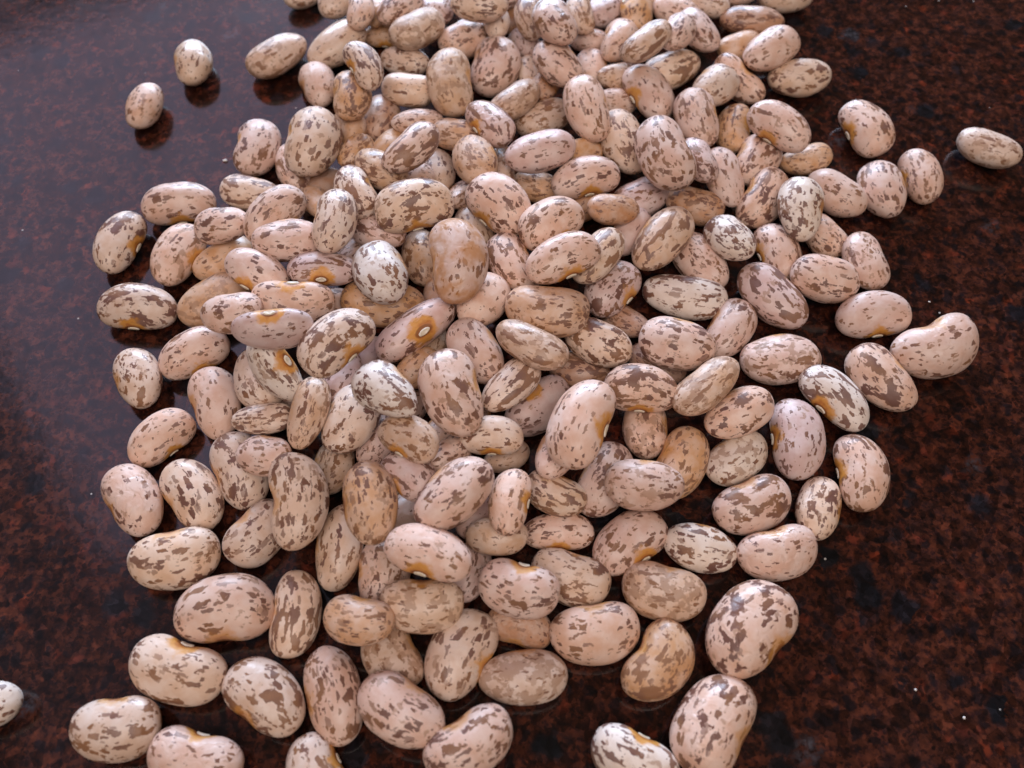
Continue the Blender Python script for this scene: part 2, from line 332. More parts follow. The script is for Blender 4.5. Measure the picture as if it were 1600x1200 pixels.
# x, y, z (mm), quaternion, half sizes (mm), tone, pattern, eye in view, form, seed, label
CRUMBS = [
    (-0.05604, 0.05027, 0.00028, 1.7, 'small pale flake on the counter, left of the notched bean'),
    (0.05639, -0.0494, 0.00018, 1.1, 'tiny white grain on the bare counter at lower right, upper one'),
    (0.06224, -0.05314, 0.0002, 1.1, 'tiny white grain on the bare counter at lower right, lower one'),
    (0.07375, 0.01672, 0.00014, 1.4, 'tiny pale grain above the big right kidney bean')]
WRINKLED = {225, 118, 124, 220, 30, 226, 183, 154, 208}
BEANS = [
(-65.74,74.91,3.05,-0.011,-0.633,-0.774,-0.005,6.09,3.83,3.05,'C',1,0,5,0,"small pale stray bean, upper of two lying alone at upper left"),
(-73.3,62.4,2.78,-0.041,-0.742,-0.668,-0.03,5.72,3.52,2.78,'P',2,0,5,1,"small speckled stray bean, lower left one of two lying alone at upper left"),
(-48.29,76.26,3.38,-0.054,-0.932,-0.357,-0.033,6.92,4.28,3.36,'T',6,0,4,2,"loose tan bean lying just left of the top of the pile"),
(-45.48,97.17,2.39,0.002,-0.935,-0.354,0.019,4.7,3.04,2.4,'C',2,0,0,3,"cream bean with brown specks, above right of the loose tan bean"),
(-37.42,92.15,4.85,0.01,-0.789,-0.612,0.056,5.66,3.85,2.99,'C',2,0,2,4,"cream bean with brown specks, farther above right of the loose tan bean"),
(-31.14,84.88,8.01,-0.069,-0.703,-0.702,-0.096,5.36,2.95,2.26,'P',1,0,4,5,"pale pink bean with sparse specks, just above the curled bean"),
(-28.42,88.18,5.34,-0.22,-0.652,-0.705,-0.172,5.16,2.68,2,'O',0,0,5,6,"half-buried orange-tan bean almost plain, farther above left of the tall tan bean"),
(-23.25,85.67,7.87,-0.025,-0.88,-0.473,0.038,5.97,3.8,2.99,'P',4,0,2,7,"pale pink bean with brown blotches, above left of the tall tan bean"),
(-26.9,84.22,2.21,-0.96,-0.277,0.038,0.018,4.64,2.55,2.06,'O',2,1,0,8,"orange-tan bean with brown specks, orange eye, above right of the curled bean"),
(-19.11,79.42,7.47,-0.014,-0.934,-0.355,0.041,6.26,4.11,3.29,'C',6,0,7,9,"cream bean with faint markings, just right of the loose tan bean"),
(-36.42,79.49,3.45,-0.039,-0.919,-0.387,-0.062,7.14,4.42,3.5,'C',1,0,2,10,"cream bean with sparse specks, above left of the curled bean"),
(-27.69,61.78,13.42,0.036,-0.525,-0.849,-0.05,5.78,3.17,2.54,'C',5,1,6,11,"curled bean with orange inner edge on top of the upper left heap"),
(-39.34,68.5,2.87,-0.057,-0.585,-0.806,-0.071,6.02,3.69,2.94,'P',1,0,8,12,"pale pink bean with sparse specks, below right of the loose tan bean"),
(-30.59,58.56,9.19,-0.06,-0.637,-0.768,-0.033,6.01,3.8,3.05,'O',4,0,7,13,"orange-tan bean with brown blotches, below left of the curled bean"),
(-22.25,75.54,2.68,0.162,-0.061,0.017,0.985,5.46,3.43,2.72,'C',4,0,5,14,"cream bean with brown blotches, just right of the curled bean"),
(-20.52,63.15,6.18,0.153,-0.042,0.029,0.987,5.55,3.66,2.92,'C',1,0,7,15,"cream bean with sparse specks, just left of the tall tan bean"),
(-12.18,62.79,8.56,-0.669,-0.133,0.004,-0.731,7.54,4.5,3.61,'T',6,0,7,16,"tall tan upright bean with faint markings near the top of the pile"),
(-25.77,58.83,2.95,-0.017,-0.75,-0.661,-0.004,5.84,3.71,2.96,'B',2,0,0,17,"brown bean with brown specks, just below the curled bean"),
(-18.23,54.93,5.84,0.115,0.991,0.068,0.007,5.06,2.92,2.23,'P',4,0,5,18,"pale pink bean with brown blotches, below left of the tall tan bean"),
(-31.39,55.14,4.49,-0.053,-0.63,-0.774,-0.037,4.97,3.12,2.46,'O',0,0,5,19,"half-buried orange-tan bean almost plain, above right of the upper left speckled bean"),
(-48.86,50.6,3.44,0.011,-0.713,-0.701,0.013,6.51,4.28,3.44,'P',4,0,3,20,"small upright notched bean at the upper left edge of the pile"),
(-36.87,47.19,8.18,0.036,-0.74,-0.671,-0.018,7.47,5.09,4.1,'C',2,0,0,21,"large cream upright bean with specks overlying the upper left edge"),
(-41.42,45.92,2.8,-0.577,-0.055,-0.055,-0.813,6.06,3.49,2.79,'P',4,0,5,22,"half-buried pale pink bean with brown blotches, below left of the upper left speckled bean"),
(-29.34,47.49,5.41,-0.056,0.861,0.499,-0.078,4.52,3.08,2.39,'O',3,0,5,23,"orange-tan bean with dense specks, just right of the upper left speckled bean"),
(-17.41,39.45,14.36,-0.065,-0.904,-0.416,-0.069,6.18,3.63,2.83,'P',5,0,1,24,"pale pink bean with brown streaks, below right of the curled bean"),
(-23.94,39.16,9.74,0.337,-0.092,-0.022,0.937,5.68,3.63,2.86,'T',4,0,4,25,"tan bean with brown blotches, farther above the round white bean"),
(-23.32,51.11,4.27,-0.142,-0.797,-0.581,0.081,4.56,2.63,1.86,'O',0,0,7,26,"half-buried orange-tan bean almost plain, farther right of the upper left speckled bean"),
(-14.32,44.87,2.89,-0.065,-0.651,-0.755,-0.044,5.55,3.62,2.87,'C',1,0,7,27,"half-buried cream bean with sparse specks, farther above the orange-stained bean"),
(-10.36,51.46,5.92,0.088,-0.007,0.058,0.994,5.35,3.4,2.66,'O',3,0,2,28,"orange-tan bean with dense specks, just below the tall tan bean"),
(-6.72,41.12,9.64,-0.609,0.047,-0.043,-0.791,6.06,3.97,3.12,'O',3,0,5,29,"orange-tan bean with dense specks, farther below the tall tan bean"),
(-3.94,50.91,9.36,-0.036,-0.478,-0.878,0.002,6.05,3.55,2.8,'L',5,1,7,30,"mauve-tinged bean with brown streaks, orange eye, below right of the tall tan bean"),
(0.87,59.69,6.74,-0.082,-0.916,-0.39,-0.043,5.95,3.49,2.73,'T',6,0,7,31,"tan bean with faint markings, farther right of the curled bean"),
(-3.27,72.7,3.8,0.012,-0.78,-0.626,-0.014,7.53,5,4.02,'P',2,0,0,32,"pale pink bean with brown specks, just right of the tall tan bean"),
(-3.33,83.89,6.13,0.108,0.629,0.763,0.105,4.99,2.87,2.28,'C',0,0,5,33,"half-buried cream bean almost plain, above right of the tall tan bean"),
(-9.79,81.35,3.39,-0,-0.881,-0.462,0.105,6.28,4.23,3.34,'P',2,0,4,34,"pale pink bean with brown specks, just above the tall tan bean"),
(-6.78,83.05,10.47,-0.107,0.017,-0.026,-0.994,6.03,3.92,3.11,'C',2,0,0,35,"cream bean with brown specks, farther above the tall tan bean"),
(-16.03,88.9,4.95,-0.059,-0.73,-0.677,0.071,5.87,3.72,2.88,'L',4,0,4,36,"half-buried mauve-tinged bean with brown blotches, farther above right of the curled bean"),
(0,89.5,2.09,-0.081,-0.706,-0.703,-0.004,4.64,2.67,2.05,'B',0,0,5,37,"half-buried brown bean almost plain, farther above left of the tall speckled bean"),
(2.69,81.6,2.54,-0.189,-0.526,-0.822,-0.109,4.77,2.9,2.44,'L',1,1,0,38,"half-buried mauve-tinged bean with sparse specks, orange eye, farther above right of the tall tan bean"),
(8.28,74.13,13.29,0.58,0.01,0.051,0.813,6.45,4.09,3.18,'P',4,0,5,39,"pale pink bean with brown blotches, farther above the tall speckled bean"),
(3.71,83.33,7.19,-0.66,-0.053,0.013,-0.749,5.72,3.19,2.59,'T',5,0,2,40,"tan bean with brown streaks, just above the orange-tan bean"),
(14.01,85.42,6.82,0.652,0.102,0.058,0.749,5.45,3.02,2.39,'T',5,0,4,41,"tan bean with brown streaks, farther above right of the upper left speckled bean"),
(8.83,67.93,8.49,0.508,0.021,0.047,0.86,6.45,4.2,3.39,'P',2,0,5,42,"pale pink bean with brown specks, farther right of the tall tan bean"),
(16.5,74.02,2.5,0.693,-0.002,0.039,0.72,5.43,3.25,2.58,'P',1,0,2,43,"pale pink bean with sparse specks, just above the tall speckled bean"),
(15.79,82.3,2.62,0.057,0.914,-0.367,0.161,4.77,3,2.33,'P',1,0,0,44,"pale pink bean with sparse specks, above left of the big upper bean"),
(22.05,78.73,5.19,-0.022,-0.823,-0.568,-0.013,6.06,3.7,2.96,'P',1,0,8,45,"pale pink bean with sparse specks, farther above the big upper bean"),
(13.92,53.7,10.2,0.627,0.121,0.006,0.769,7.22,4.18,3.36,'P',2,0,0,46,"tall pink upright bean with dark dashes, upper centre of the pile"),
(3.57,73.26,2.01,-0.679,0.013,-0.051,-0.732,4.81,2.64,2.05,'C',1,0,5,47,"half-buried cream bean with sparse specks, farther above left of the big upper bean"),
(6.42,66.52,3.97,-0.776,0.081,-0.145,-0.608,5.11,2.92,2.17,'B',2,0,2,48,"half-buried brown bean with brown specks, above left of the tall speckled bean"),
(6.32,58.82,2.96,-0.032,-0.967,-0.252,-0.003,6.12,3.85,3.06,'T',2,0,4,49,"tan bean with brown specks, just left of the tall speckled bean"),
(5.24,43.14,9.84,-0.03,-0.986,-0.161,-0.02,6.75,4.21,3.33,'L',1,0,5,50,"mauve-tinged bean with sparse specks, below left of the tall speckled bean"),
(13.31,39.48,7.27,-0.961,-0.238,-0.025,-0.136,6.5,3.7,2.97,'P',2,1,1,51,"pale pink bean with brown specks, orange eye, farther left of the big upper bean"),
(13.65,46.58,6.5,0.881,0.331,0.31,0.137,4.62,2.4,1.72,'O',0,0,5,52,"orange-tan bean almost plain, just left of the big upper bean"),
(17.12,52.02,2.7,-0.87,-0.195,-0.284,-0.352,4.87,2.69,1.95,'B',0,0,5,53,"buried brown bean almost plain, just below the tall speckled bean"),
(20.77,63.63,2.64,0.055,-0.982,-0.14,0.118,4.77,3.15,2.58,'P',1,0,5,54,"pale pink bean with sparse specks, just right of the tall speckled bean"),
(20.83,49.4,5.98,0.614,0.091,0.01,0.784,7.15,4.28,3.45,'C',4,0,0,55,"cream bean with brown blotches, below right of the tall speckled bean"),
(27.36,63.69,5.21,0.008,-0.541,-0.838,-0.073,7.03,4.12,3.29,'P',1,1,0,56,"pale pink bean with sparse specks, orange eye, just above the big upper bean"),
(27.41,42.1,10.57,-0.603,-0.054,0.005,-0.796,7.72,4.94,3.97,'P',2,0,7,57,"big pink speckled bean on top of the heap, upper right of centre"),
(26.57,70.77,11.5,-0.131,-0.918,-0.357,-0.117,6.17,3.45,2.61,'T',5,0,7,58,"tan bean with brown streaks, farther above the pale slanting bean"),
(33.41,76.14,9.46,-0.043,-0.849,-0.525,0.031,5.48,3.34,2.58,'P',2,0,0,59,"pale pink bean with brown specks, farther above right of the pale slanting bean"),
(34.83,89.22,3.91,0.302,-0.014,-0.019,0.953,5.44,3.48,2.83,'P',1,0,4,60,"half-buried pale pink bean with sparse specks, above right of the orange-tan bean"),
(38.36,80.83,6.04,-0.543,-0.056,-0.05,-0.836,6.03,3.64,2.86,'P',2,0,0,61,"pale pink bean with brown specks, farther above the purple-streaked bean"),
(33.02,72.31,3.15,-0.023,-0.961,-0.275,0.017,6.57,4.22,3.35,'C',5,0,4,62,"cream bean with brown streaks, farther above right of the tall speckled bean"),
(21.39,69.66,3.82,0.121,-0.953,-0.219,0.173,4.72,3.09,2.58,'T',4,0,8,63,"tan bean with brown blotches, above right of the tall speckled bean"),
(19.82,89.73,3.99,0.039,0.871,0.478,-0.104,5.75,3.72,2.88,'L',3,0,5,64,"mauve-tinged bean with dense specks, farther above left of the orange-eyed loose bean"),
(26.52,88.74,4.6,0.267,-0.701,-0.614,0.246,6.22,3.9,3.03,'O',1,1,5,65,"orange-tan bean with sparse specks, orange eye, farther above the long white bean"),
(35.33,54.52,7.04,-0.639,-0.062,-0.007,-0.767,6.73,4.15,3.33,'P',3,0,8,66,"pale pink bean with dense specks, above right of the big upper bean"),
(40.07,64.29,5.96,-0.024,-0.889,-0.454,0.054,6.21,4.07,3.23,'C',1,0,8,67,"cream bean with sparse specks, farther above right of the big upper bean"),
(45.75,69.22,3.06,-0.43,0.093,0.354,-0.825,6.54,3.4,2.71,'P',4,0,6,68,"pale pink bean with brown blotches, just left of the orange-eyed loose bean"),
(48.08,80.43,2.52,-0.031,-0.963,-0.268,0.005,5.2,3.22,2.53,'O',1,0,4,69,"orange-tan bean with sparse specks, above left of the lone far-right bean"),
(51.18,87.67,3.19,-0.06,-0.001,-0.141,-0.988,6.88,3.78,2.77,'B',4,0,5,70,"brown bean with brown blotches, just above the right-hand eyed bean"),
(52.54,74.56,6.55,-0.016,-0.941,-0.338,-0.014,6.76,4.35,3.5,'P',2,0,2,71,"pale pink bean with brown specks, farther right of the tall speckled bean"),
(58.53,70,3.36,-0.02,-0.996,-0.091,-0.002,6.61,4.23,3.35,'C',4,0,5,72,"cream bean with brown blotches, above left of the orange-eyed loose bean"),
(59.81,95.5,2.98,-0.031,-0.998,-0.056,0.002,5.98,3.8,2.99,'C',1,0,7,73,"cream bean with sparse specks, farther above left of the big right kidney bean"),
(42.38,92.77,3.59,-0.317,0.029,0.008,-0.948,4.88,3.24,2.6,'C',1,0,2,74,"cream bean with sparse specks, farther above right of the orange-tan bean"),
(50.19,50.75,8.87,-0.066,-0.371,-0.9,-0.22,6.55,3.85,3.05,'P',2,1,0,75,"pale pink bean with brown specks, orange eye, farther above the white right bean"),
(56.74,48.19,2.5,0.081,0.979,0.189,0.011,5.44,3.2,2.5,'O',2,0,6,76,"orange-tan bean with brown specks, just above the white right bean"),
(69.31,55.79,3.53,-0.069,-0.584,-0.802,-0.109,6.72,4.32,3.46,'P',2,1,7,77,"loose pink bean showing an orange eye, on the counter at upper right"),
(77.35,43.62,3.01,0.142,0.663,0.713,0.176,6.14,3.57,2.86,'P',2,1,0,78,"pale pink bean with brown specks, just left of the lone far-right bean"),
(69,40.1,3.37,-0.698,0.004,-0.006,-0.716,6.43,4.22,3.37,'P',3,0,2,79,"pale pink bean with dense specks, just below the orange-eyed loose bean"),
(91.84,50.48,3.06,0.231,0.009,0.036,0.972,6.09,3.88,3.06,'C',6,0,0,80,"lone cream bean with faint markings, farthest right on the bare counter"),
(60.05,38.72,3.33,-0.351,0.008,0.013,-0.936,6.11,4.13,3.33,'P',1,0,5,81,"pale pink bean with sparse specks, just right of the white right bean"),
(51.31,31.87,7.29,-0.774,-0.036,0.004,-0.633,6.72,4.15,3.34,'W',4,0,8,82,"whitish upright bean with dark marks lying on others at upper right"),
(46.58,37.25,3.58,0.113,-0.873,-0.471,-0.045,6.68,4,3.3,'P',4,0,1,83,"pale pink bean with brown blotches, just left of the white right bean"),
(46.55,47.14,3.41,-0.012,-0.868,-0.497,0.004,6.44,4.28,3.41,'P',3,0,8,84,"pale pink bean with dense specks, above left of the white right bean"),
(56.48,29.49,2.74,0.568,-0.047,-0.021,0.821,4.95,3.41,2.73,'P',3,0,4,85,"pale pink bean with dense specks, below right of the white right bean"),
(47.75,25.78,2.99,-0.065,-0.613,-0.783,-0.082,5.97,3.71,2.96,'P',2,1,0,86,"pale pink bean with brown specks, orange eye, just above the purple-streaked bean"),
(61.85,22.69,4.18,0.678,0.033,0.036,0.733,5.95,3.72,2.96,'P',2,0,4,87,"pale pink bean with brown specks, farther below right of the white right bean"),
(54.19,18.41,4.68,0.129,0.023,-0.085,0.988,5.97,4.28,3.5,'P',2,0,5,88,"pale pink bean with brown specks, just right of the purple-streaked bean"),
(61.55,11.84,3.32,0.981,0.176,0.007,0.081,6.56,4.03,3.21,'P',1,1,0,89,"pale pink bean with sparse specks, above left of the big right kidney bean"),
(44.74,15.33,3.49,-0.444,-0.044,-0.028,-0.894,7.27,4.5,3.57,'L',5,0,5,90,"long mauve bean with bold streaks slanting down right, right of pile"),
(38.07,25.49,6.91,-0.517,0.087,-0.054,-0.85,5.46,3.7,2.94,'W',4,0,2,91,"whitish bean with brown blotches, above left of the purple-streaked bean"),
(39.4,41.62,4.8,0.632,0.105,0.04,0.767,6.49,3.65,2.88,'P',1,0,8,92,"pale pink bean with sparse specks, farther left of the white right bean"),
(34.07,42.84,8.03,-0.603,-0.004,-0.055,-0.796,5.35,3.2,2.51,'L',4,0,0,93,"mauve-tinged bean with brown blotches, just right of the big upper bean"),
(43.34,56.46,2.71,0.78,-0.077,-0.095,0.613,5.99,3.45,2.75,'O',2,1,7,94,"orange-tan bean with brown specks, farther above left of the white right bean"),
(33.72,36.32,2.89,-0.226,0.026,0.011,-0.974,5.49,3.71,2.98,'B',4,0,7,95,"brown bean with brown blotches, below right of the big upper bean"),
(26.28,25.27,7.01,-0.026,-0.9,-0.429,-0.076,7.23,4.26,3.41,'T',5,0,2,96,"tan bean with brown streaks, just below the big upper bean"),
(17.91,30.45,8.74,-0.08,0.102,0.045,0.991,4.84,3.03,2.36,'B',2,0,2,97,"brown bean with brown specks, farther below the tall speckled bean"),
(24.36,38.03,3.06,-0.018,-0.954,-0.296,0.051,5.92,3.9,3.11,'L',2,0,4,98,"mauve-tinged bean with brown specks, below left of the big upper bean"),
(6.58,25.86,10.74,-0.921,-0.196,-0.098,-0.322,6.26,4.14,3.31,'P',4,1,7,99,"pale pink bean with brown blotches, just above the pale slanting bean"),
(8.14,15.99,13.65,-0.967,-0.138,0.005,-0.214,6.54,3.72,2.95,'P',2,1,0,100,"pale bean with small specks and yellow eye lying above the orange-tan bean"),
(14.54,19.05,10.09,0.066,0.884,0.457,0.081,6.22,3.52,2.78,'C',5,0,5,101,"cream bean with brown streaks, just right of the pale slanting bean"),
(16.95,15.76,5.51,0.89,0.047,0.06,0.449,6.19,4,3.18,'L',4,1,0,102,"mauve-tinged bean with brown blotches, below right of the pale slanting bean"),
(33.27,23.37,3.12,-0.486,-0.017,-0.021,-0.873,6.47,4.07,3.22,'P',2,0,2,103,"pale pink bean with brown specks, just above the long white bean"),
(29.93,15.66,3.03,-0.091,-0.003,-0.104,-0.99,7.41,4.26,3.28,'W',4,0,4,104,"long white bean with brown blotches lying level, right of pile centre"),
(36.88,8.92,2.99,-0.021,-0.878,-0.478,-0.03,6.3,3.84,3.09,'P',3,0,8,105,"pale pink bean with dense specks, below left of the purple-streaked bean"),
(26.65,2.85,7.86,-0.128,0.002,0.038,-0.991,6.29,4.37,3.52,'P',2,0,2,106,"pale pink bean with brown specks, just below the long white bean"),
(5.6,7.83,10.09,0.094,-0.002,0.009,0.996,6.91,4.54,3.62,'O',2,0,7,107,"large orange-tan bean with few specks lying level in the pile centre"),
(2.87,-0.58,12.89,-0.257,-0.06,-0.133,-0.956,6.21,3.37,2.58,'T',6,0,4,108,"tan bean with faint markings, below left of the orange-tan bean"),
(14.11,4.04,6.6,0.263,-0.018,0.016,0.964,5.85,3.89,3.11,'C',4,0,5,109,"cream bean with brown blotches, below right of the orange-tan bean"),
(19.17,10.97,2.47,-0.4,0.139,-0.106,-0.9,4.77,2.98,2.12,'B',2,0,0,110,"brown bean with brown specks, just left of the long white bean"),
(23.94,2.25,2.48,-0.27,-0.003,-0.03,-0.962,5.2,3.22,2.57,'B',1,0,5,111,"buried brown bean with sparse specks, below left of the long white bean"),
(20.31,-5.13,7.67,-0.005,-0.053,-0.982,-0.18,5.96,3.84,3.09,'P',4,1,0,112,"pale pink bean with brown blotches, above right of the slanting pink bean"),
(30.57,-5.41,8.58,0.103,0.935,0.326,0.095,6.46,3.38,2.64,'T',6,0,4,113,"tan bean with faint markings, farther below the long white bean"),
(35.53,-8.85,6.32,-0.022,-0.967,-0.253,-0.008,6.11,3.81,3.03,'P',4,0,2,114,"pale pink bean with brown blotches, above left of the upright mauve bean"),
(44.38,2.62,3.5,-0.005,-1,-0.018,-0.001,6.71,4.38,3.5,'P',6,0,5,115,"pale pink bean with faint markings, just below the purple-streaked bean"),
(51.98,-4.87,4.32,0.039,-0.434,-0.9,-0.018,6.53,3.81,3.04,'W',5,1,0,116,"whitish streaked bean showing a white eye, at right of the pile"),
(60.27,-1.03,3.46,0.461,0.001,0.002,0.887,6.65,4.34,3.46,'P',4,0,8,117,"pale pink bean with brown blotches, just right of the right-hand eyed bean"),
(70.44,4.22,4.15,0.179,-0.966,-0.186,0.008,7.65,4.91,3.98,'P',1,0,6,118,"large pale kidney bean on the bare counter right of the pile"),
(45.06,-11.95,3.36,-0.044,-0.727,-0.682,-0.058,6.9,4.16,3.34,'L',1,1,1,119,"upright mauve-pink bean with orange eye at left, right of the pile"),
(54.17,-17.62,3.24,-0.06,-0.711,-0.698,-0.059,6.38,4,3.22,'P',4,1,1,120,"pale pink bean with brown blotches, orange eye, below right of the upright mauve bean"),
(46.56,-23.2,2.67,0.811,-0.002,0.01,0.584,5.27,3.35,2.68,'C',4,0,5,121,"cream bean with brown blotches, just below the upright mauve bean"),
(35.17,-15.1,2.97,-0.009,-0.943,-0.334,0.002,5.78,3.75,2.98,'W',6,0,5,122,"whitish bean with faint markings, just left of the upright mauve bean"),
(36.38,-23.27,3.34,0.151,-0.969,-0.191,0.033,6.31,4.08,3.26,'P',4,0,0,123,"pale pink bean with brown blotches, below left of the upright mauve bean"),
(39.19,-30.76,3.17,-0.152,0.981,0.121,-0.02,6.11,3.88,3.09,'P',1,0,1,124,"pale pink bean with sparse specks, just above the huge blotched bean"),
(27.86,-29.76,2.84,0.117,0.004,0.01,0.993,5.55,3.59,2.85,'W',4,0,5,125,"whitish bean with brown blotches, above left of the huge blotched bean"),
(17.29,-28.65,3.07,0.949,-0.032,-0.007,0.313,6.26,3.98,3.17,'P',2,1,0,126,"pale pink bean with brown specks, orange eye, just above the broad pale bean"),
(19.6,-21.69,7.65,-0.029,-0.004,-0.001,-1,5.94,3.89,3.12,'P',6,0,2,127,"pale pink bean with faint markings, farther below right of the slanting pink bean"),
(14.47,-18.88,3.17,-0.023,-0.845,-0.534,-0.025,6.49,3.98,3.17,'P',4,0,0,128,"pale pink bean with brown blotches, below right of the slanting pink bean"),
(26.35,-16.16,3.13,0.039,-0.856,-0.516,0.019,6.47,3.88,3.12,'O',2,0,0,129,"orange-tan bean with brown specks, farther right of the slanting pink bean"),
(21.2,-9.67,2.88,-0.723,0.002,-0.022,-0.69,5.43,3.63,2.89,'P',6,0,5,130,"pale pink bean with faint markings, just right of the slanting pink bean"),
(10.02,-13.73,12.44,0.837,-0.04,-0.079,0.54,7.29,4.47,3.57,'P',1,1,7,131,"long pink slanting bean with an eye on its right side, pile centre"),
(6.77,-16.31,7.34,0.046,0.838,0.54,-0.064,4.81,3.05,2.35,'P',1,0,2,132,"half-buried pale pink bean with sparse specks, below left of the slanting pink bean"),
(4.32,-6.44,3.34,0.371,-0.859,-0.321,0.146,6.33,3.9,3.1,'L',1,1,0,133,"mauve-tinged bean with sparse specks, orange eye, just left of the slanting pink bean"),
(-0.2,-5.9,9.83,-0.068,-0.914,-0.398,-0.037,5.67,3.22,2.54,'C',5,0,8,134,"cream bean with brown streaks, just right of the big top bean"),
(-9.01,-9.16,12.99,0.576,0.035,0.01,0.817,7.27,4.58,3.79,'P',4,0,8,135,"big pink bean with brown blotches lying on top of the pile centre"),
(-5.89,0.72,9.33,-0.5,-0.018,0.017,-0.866,6.16,3.94,3.22,'P',2,0,5,136,"pale pink bean with brown specks, above right of the big top bean"),
(-18.11,-10.97,16.77,-0.342,0.052,-0.013,-0.938,5.76,3.84,3.07,'W',4,0,10,137,"whitish bean with brown blotches, farther below the round white bean"),
(-24.53,-11,8.25,-0.058,-0.797,-0.601,-0.017,6.05,4.07,3.21,'C',4,0,0,138,"cream bean with brown blotches, farther above right of the tall kidney bean"),
(-30.81,-10.96,10.25,-0.068,-0.756,-0.632,-0.154,5.9,3.07,2.45,'T',2,0,8,139,"tan bean with brown specks, just above the tall kidney bean"),
(-26.21,-2.95,18.02,0.912,0.104,0.059,0.392,6.42,4.06,3.25,'C',4,1,7,140,"cream bean with brown blotches, orange eye, just left of the long eyed bean"),
(-15.86,5.73,7.82,-0.864,0.36,0.145,-0.32,7.6,4.26,3.14,'L',2,1,7,141,"long slanting bean on its edge, white eye in orange patch facing up"),
(-14.83,-16.71,13.74,-0.105,-0.253,-0.957,-0.094,4.95,3.15,2.44,'T',2,1,7,142,"tan bean with brown specks, below left of the big top bean"),
(-3.08,-14.26,9.28,0.99,0.139,-0.015,0.009,4.83,3.02,2.41,'C',1,1,0,143,"cream bean with sparse specks, orange eye, farther left of the slanting pink bean"),
(-14.87,-21.39,10.65,-0.088,-0.327,-0.941,-0.001,4.75,3.21,2.55,'L',2,1,7,144,"mauve-tinged bean with brown specks, orange eye, just above the pink eyed bean"),
(-8.11,-25.36,12.94,-0.035,-0.929,-0.368,-0.023,6.62,4.06,3.24,'P',4,0,5,145,"pale pink bean with brown blotches, farther below the big top bean"),
(-19.99,-26.09,11.89,0.015,-0.643,-0.765,-0.031,6.32,3.92,3.23,'O',2,0,5,146,"orange-tan bean with brown specks, just right of the tall kidney bean"),
(-11.23,-33.8,12.92,0.014,-0.162,-0.986,0.041,6.18,3.6,2.89,'P',1,1,0,147,"pink bean with orange eye at its lower left, in the lower pile"),
(-25.52,-29.53,2.76,-0.051,-0.74,-0.665,-0.089,6.62,3.55,2.8,'C',2,0,5,148,"cream bean with brown specks, below right of the tall kidney bean"),
(-30.91,-24.5,8.55,0.13,-0.649,-0.749,0.025,7.24,4.32,3.42,'C',4,0,6,149,"tall cream kidney bean with big brown blotch, lower left of the pile"),
(-37.75,-27.67,3.11,0.197,-0.864,-0.446,0.124,5.49,3.81,3.03,'C',2,0,7,150,"cream bean with brown specks, below left of the tall kidney bean"),
(-41.78,-17.09,3.27,-0.007,-0.528,-0.849,-0.029,6.65,4.21,3.37,'C',4,0,0,151,"cream bean with brown blotches, below right of the banded bean"),
(-37.12,-17.32,8.57,0.026,-0.976,0.148,-0.157,4.69,3.24,2.45,'P',2,0,5,152,"pale pink bean with brown specks, above left of the tall kidney bean"),
(-48.5,-21.22,3.18,-0.014,-0.446,-0.894,-0.048,6.49,3.94,3.18,'C',2,0,0,153,"cream bean with brown specks, just left of the tall kidney bean"),
(-57.44,-21.94,3.14,-0.003,-0.453,-0.891,-0.021,6.31,3.91,3.15,'P',1,0,0,154,"pale pink bean with sparse specks, farther below the banded bean"),
(-49.28,-31.82,3.68,-0.214,0.972,0.092,-0.021,6.63,4.39,3.49,'C',4,0,0,155,"cream bean with brown blotches, above left of the big pink bean"),
(-40.77,-38.96,3.91,-0.99,-0.126,-0.008,-0.06,7.09,4.77,3.82,'P',2,0,0,156,"big pink bean with few dark marks at the lower left of the pile"),
(-30.77,-39.39,2.84,-0.03,-0.702,-0.711,-0.039,6.26,3.59,2.85,'C',5,0,7,157,"cream upright bean with bold brown stripes, near the bottom left"),
(-55.69,-11.31,2.98,-0.896,-0.216,-0.096,-0.375,5.68,3.55,2.82,'P',1,1,1,158,"pale pink bean with sparse specks, just below the banded bean"),
(-47.79,-5.34,3.26,-0.008,-0.569,-0.821,-0.033,6.66,4.05,3.25,'P',1,0,8,159,"pale pink bean with sparse specks, just right of the banded bean"),
(-38.33,-10.88,8.04,0.104,0.992,0.064,0.017,4.75,2.69,2.08,'C',5,0,8,160,"cream bean with brown streaks, farther above left of the tall kidney bean"),
(-40.49,-3.08,6.96,0.553,0.04,0.096,0.826,5.93,3.79,3.04,'C',2,0,4,161,"half-buried cream bean with brown specks, farther right of the banded bean"),
(-36.33,-4.31,11.98,0.464,0.057,-0.498,0.731,5.97,3.45,2.67,'W',2,1,5,162,"whitish bean with brown specks, orange eye, farther left of the long eyed bean"),
(-35.4,-1.58,18.87,0.601,-0.797,-0.035,0.041,6.04,3.34,2.6,'L',1,1,0,163,"mauve-tinged bean with sparse specks, orange eye, farther below left of the round white bean"),
(-35.79,9.68,9.6,-0.032,-0.031,0.475,-0.879,6.83,3.89,3.05,'P',2,1,7,164,"pale pink bean with brown specks, orange eye, farther left of the round white bean"),
(-45.01,6.71,10.98,0.021,-0.996,0.004,-0.09,5.17,3.52,2.81,'P',4,0,0,165,"pale pink bean with brown blotches, farther right of the left flat bean"),
(-51.19,14.26,3.48,0.057,-0.951,-0.302,0.014,6.44,4.43,3.57,'O',6,0,2,166,"orange-tan bean with faint markings, just right of the left flat bean"),
(-64.14,13.39,3.38,0.008,-0.049,-0.989,-0.141,6.88,4.12,3.31,'C',4,1,0,167,"cream blotched bean lying level on the counter, above the banded bean"),
(-53.17,4.35,3.13,-0.933,-0.207,-0.068,-0.287,6.04,3.76,2.98,'P',1,1,0,168,"pale pink bean with sparse specks, orange eye, above right of the banded bean"),
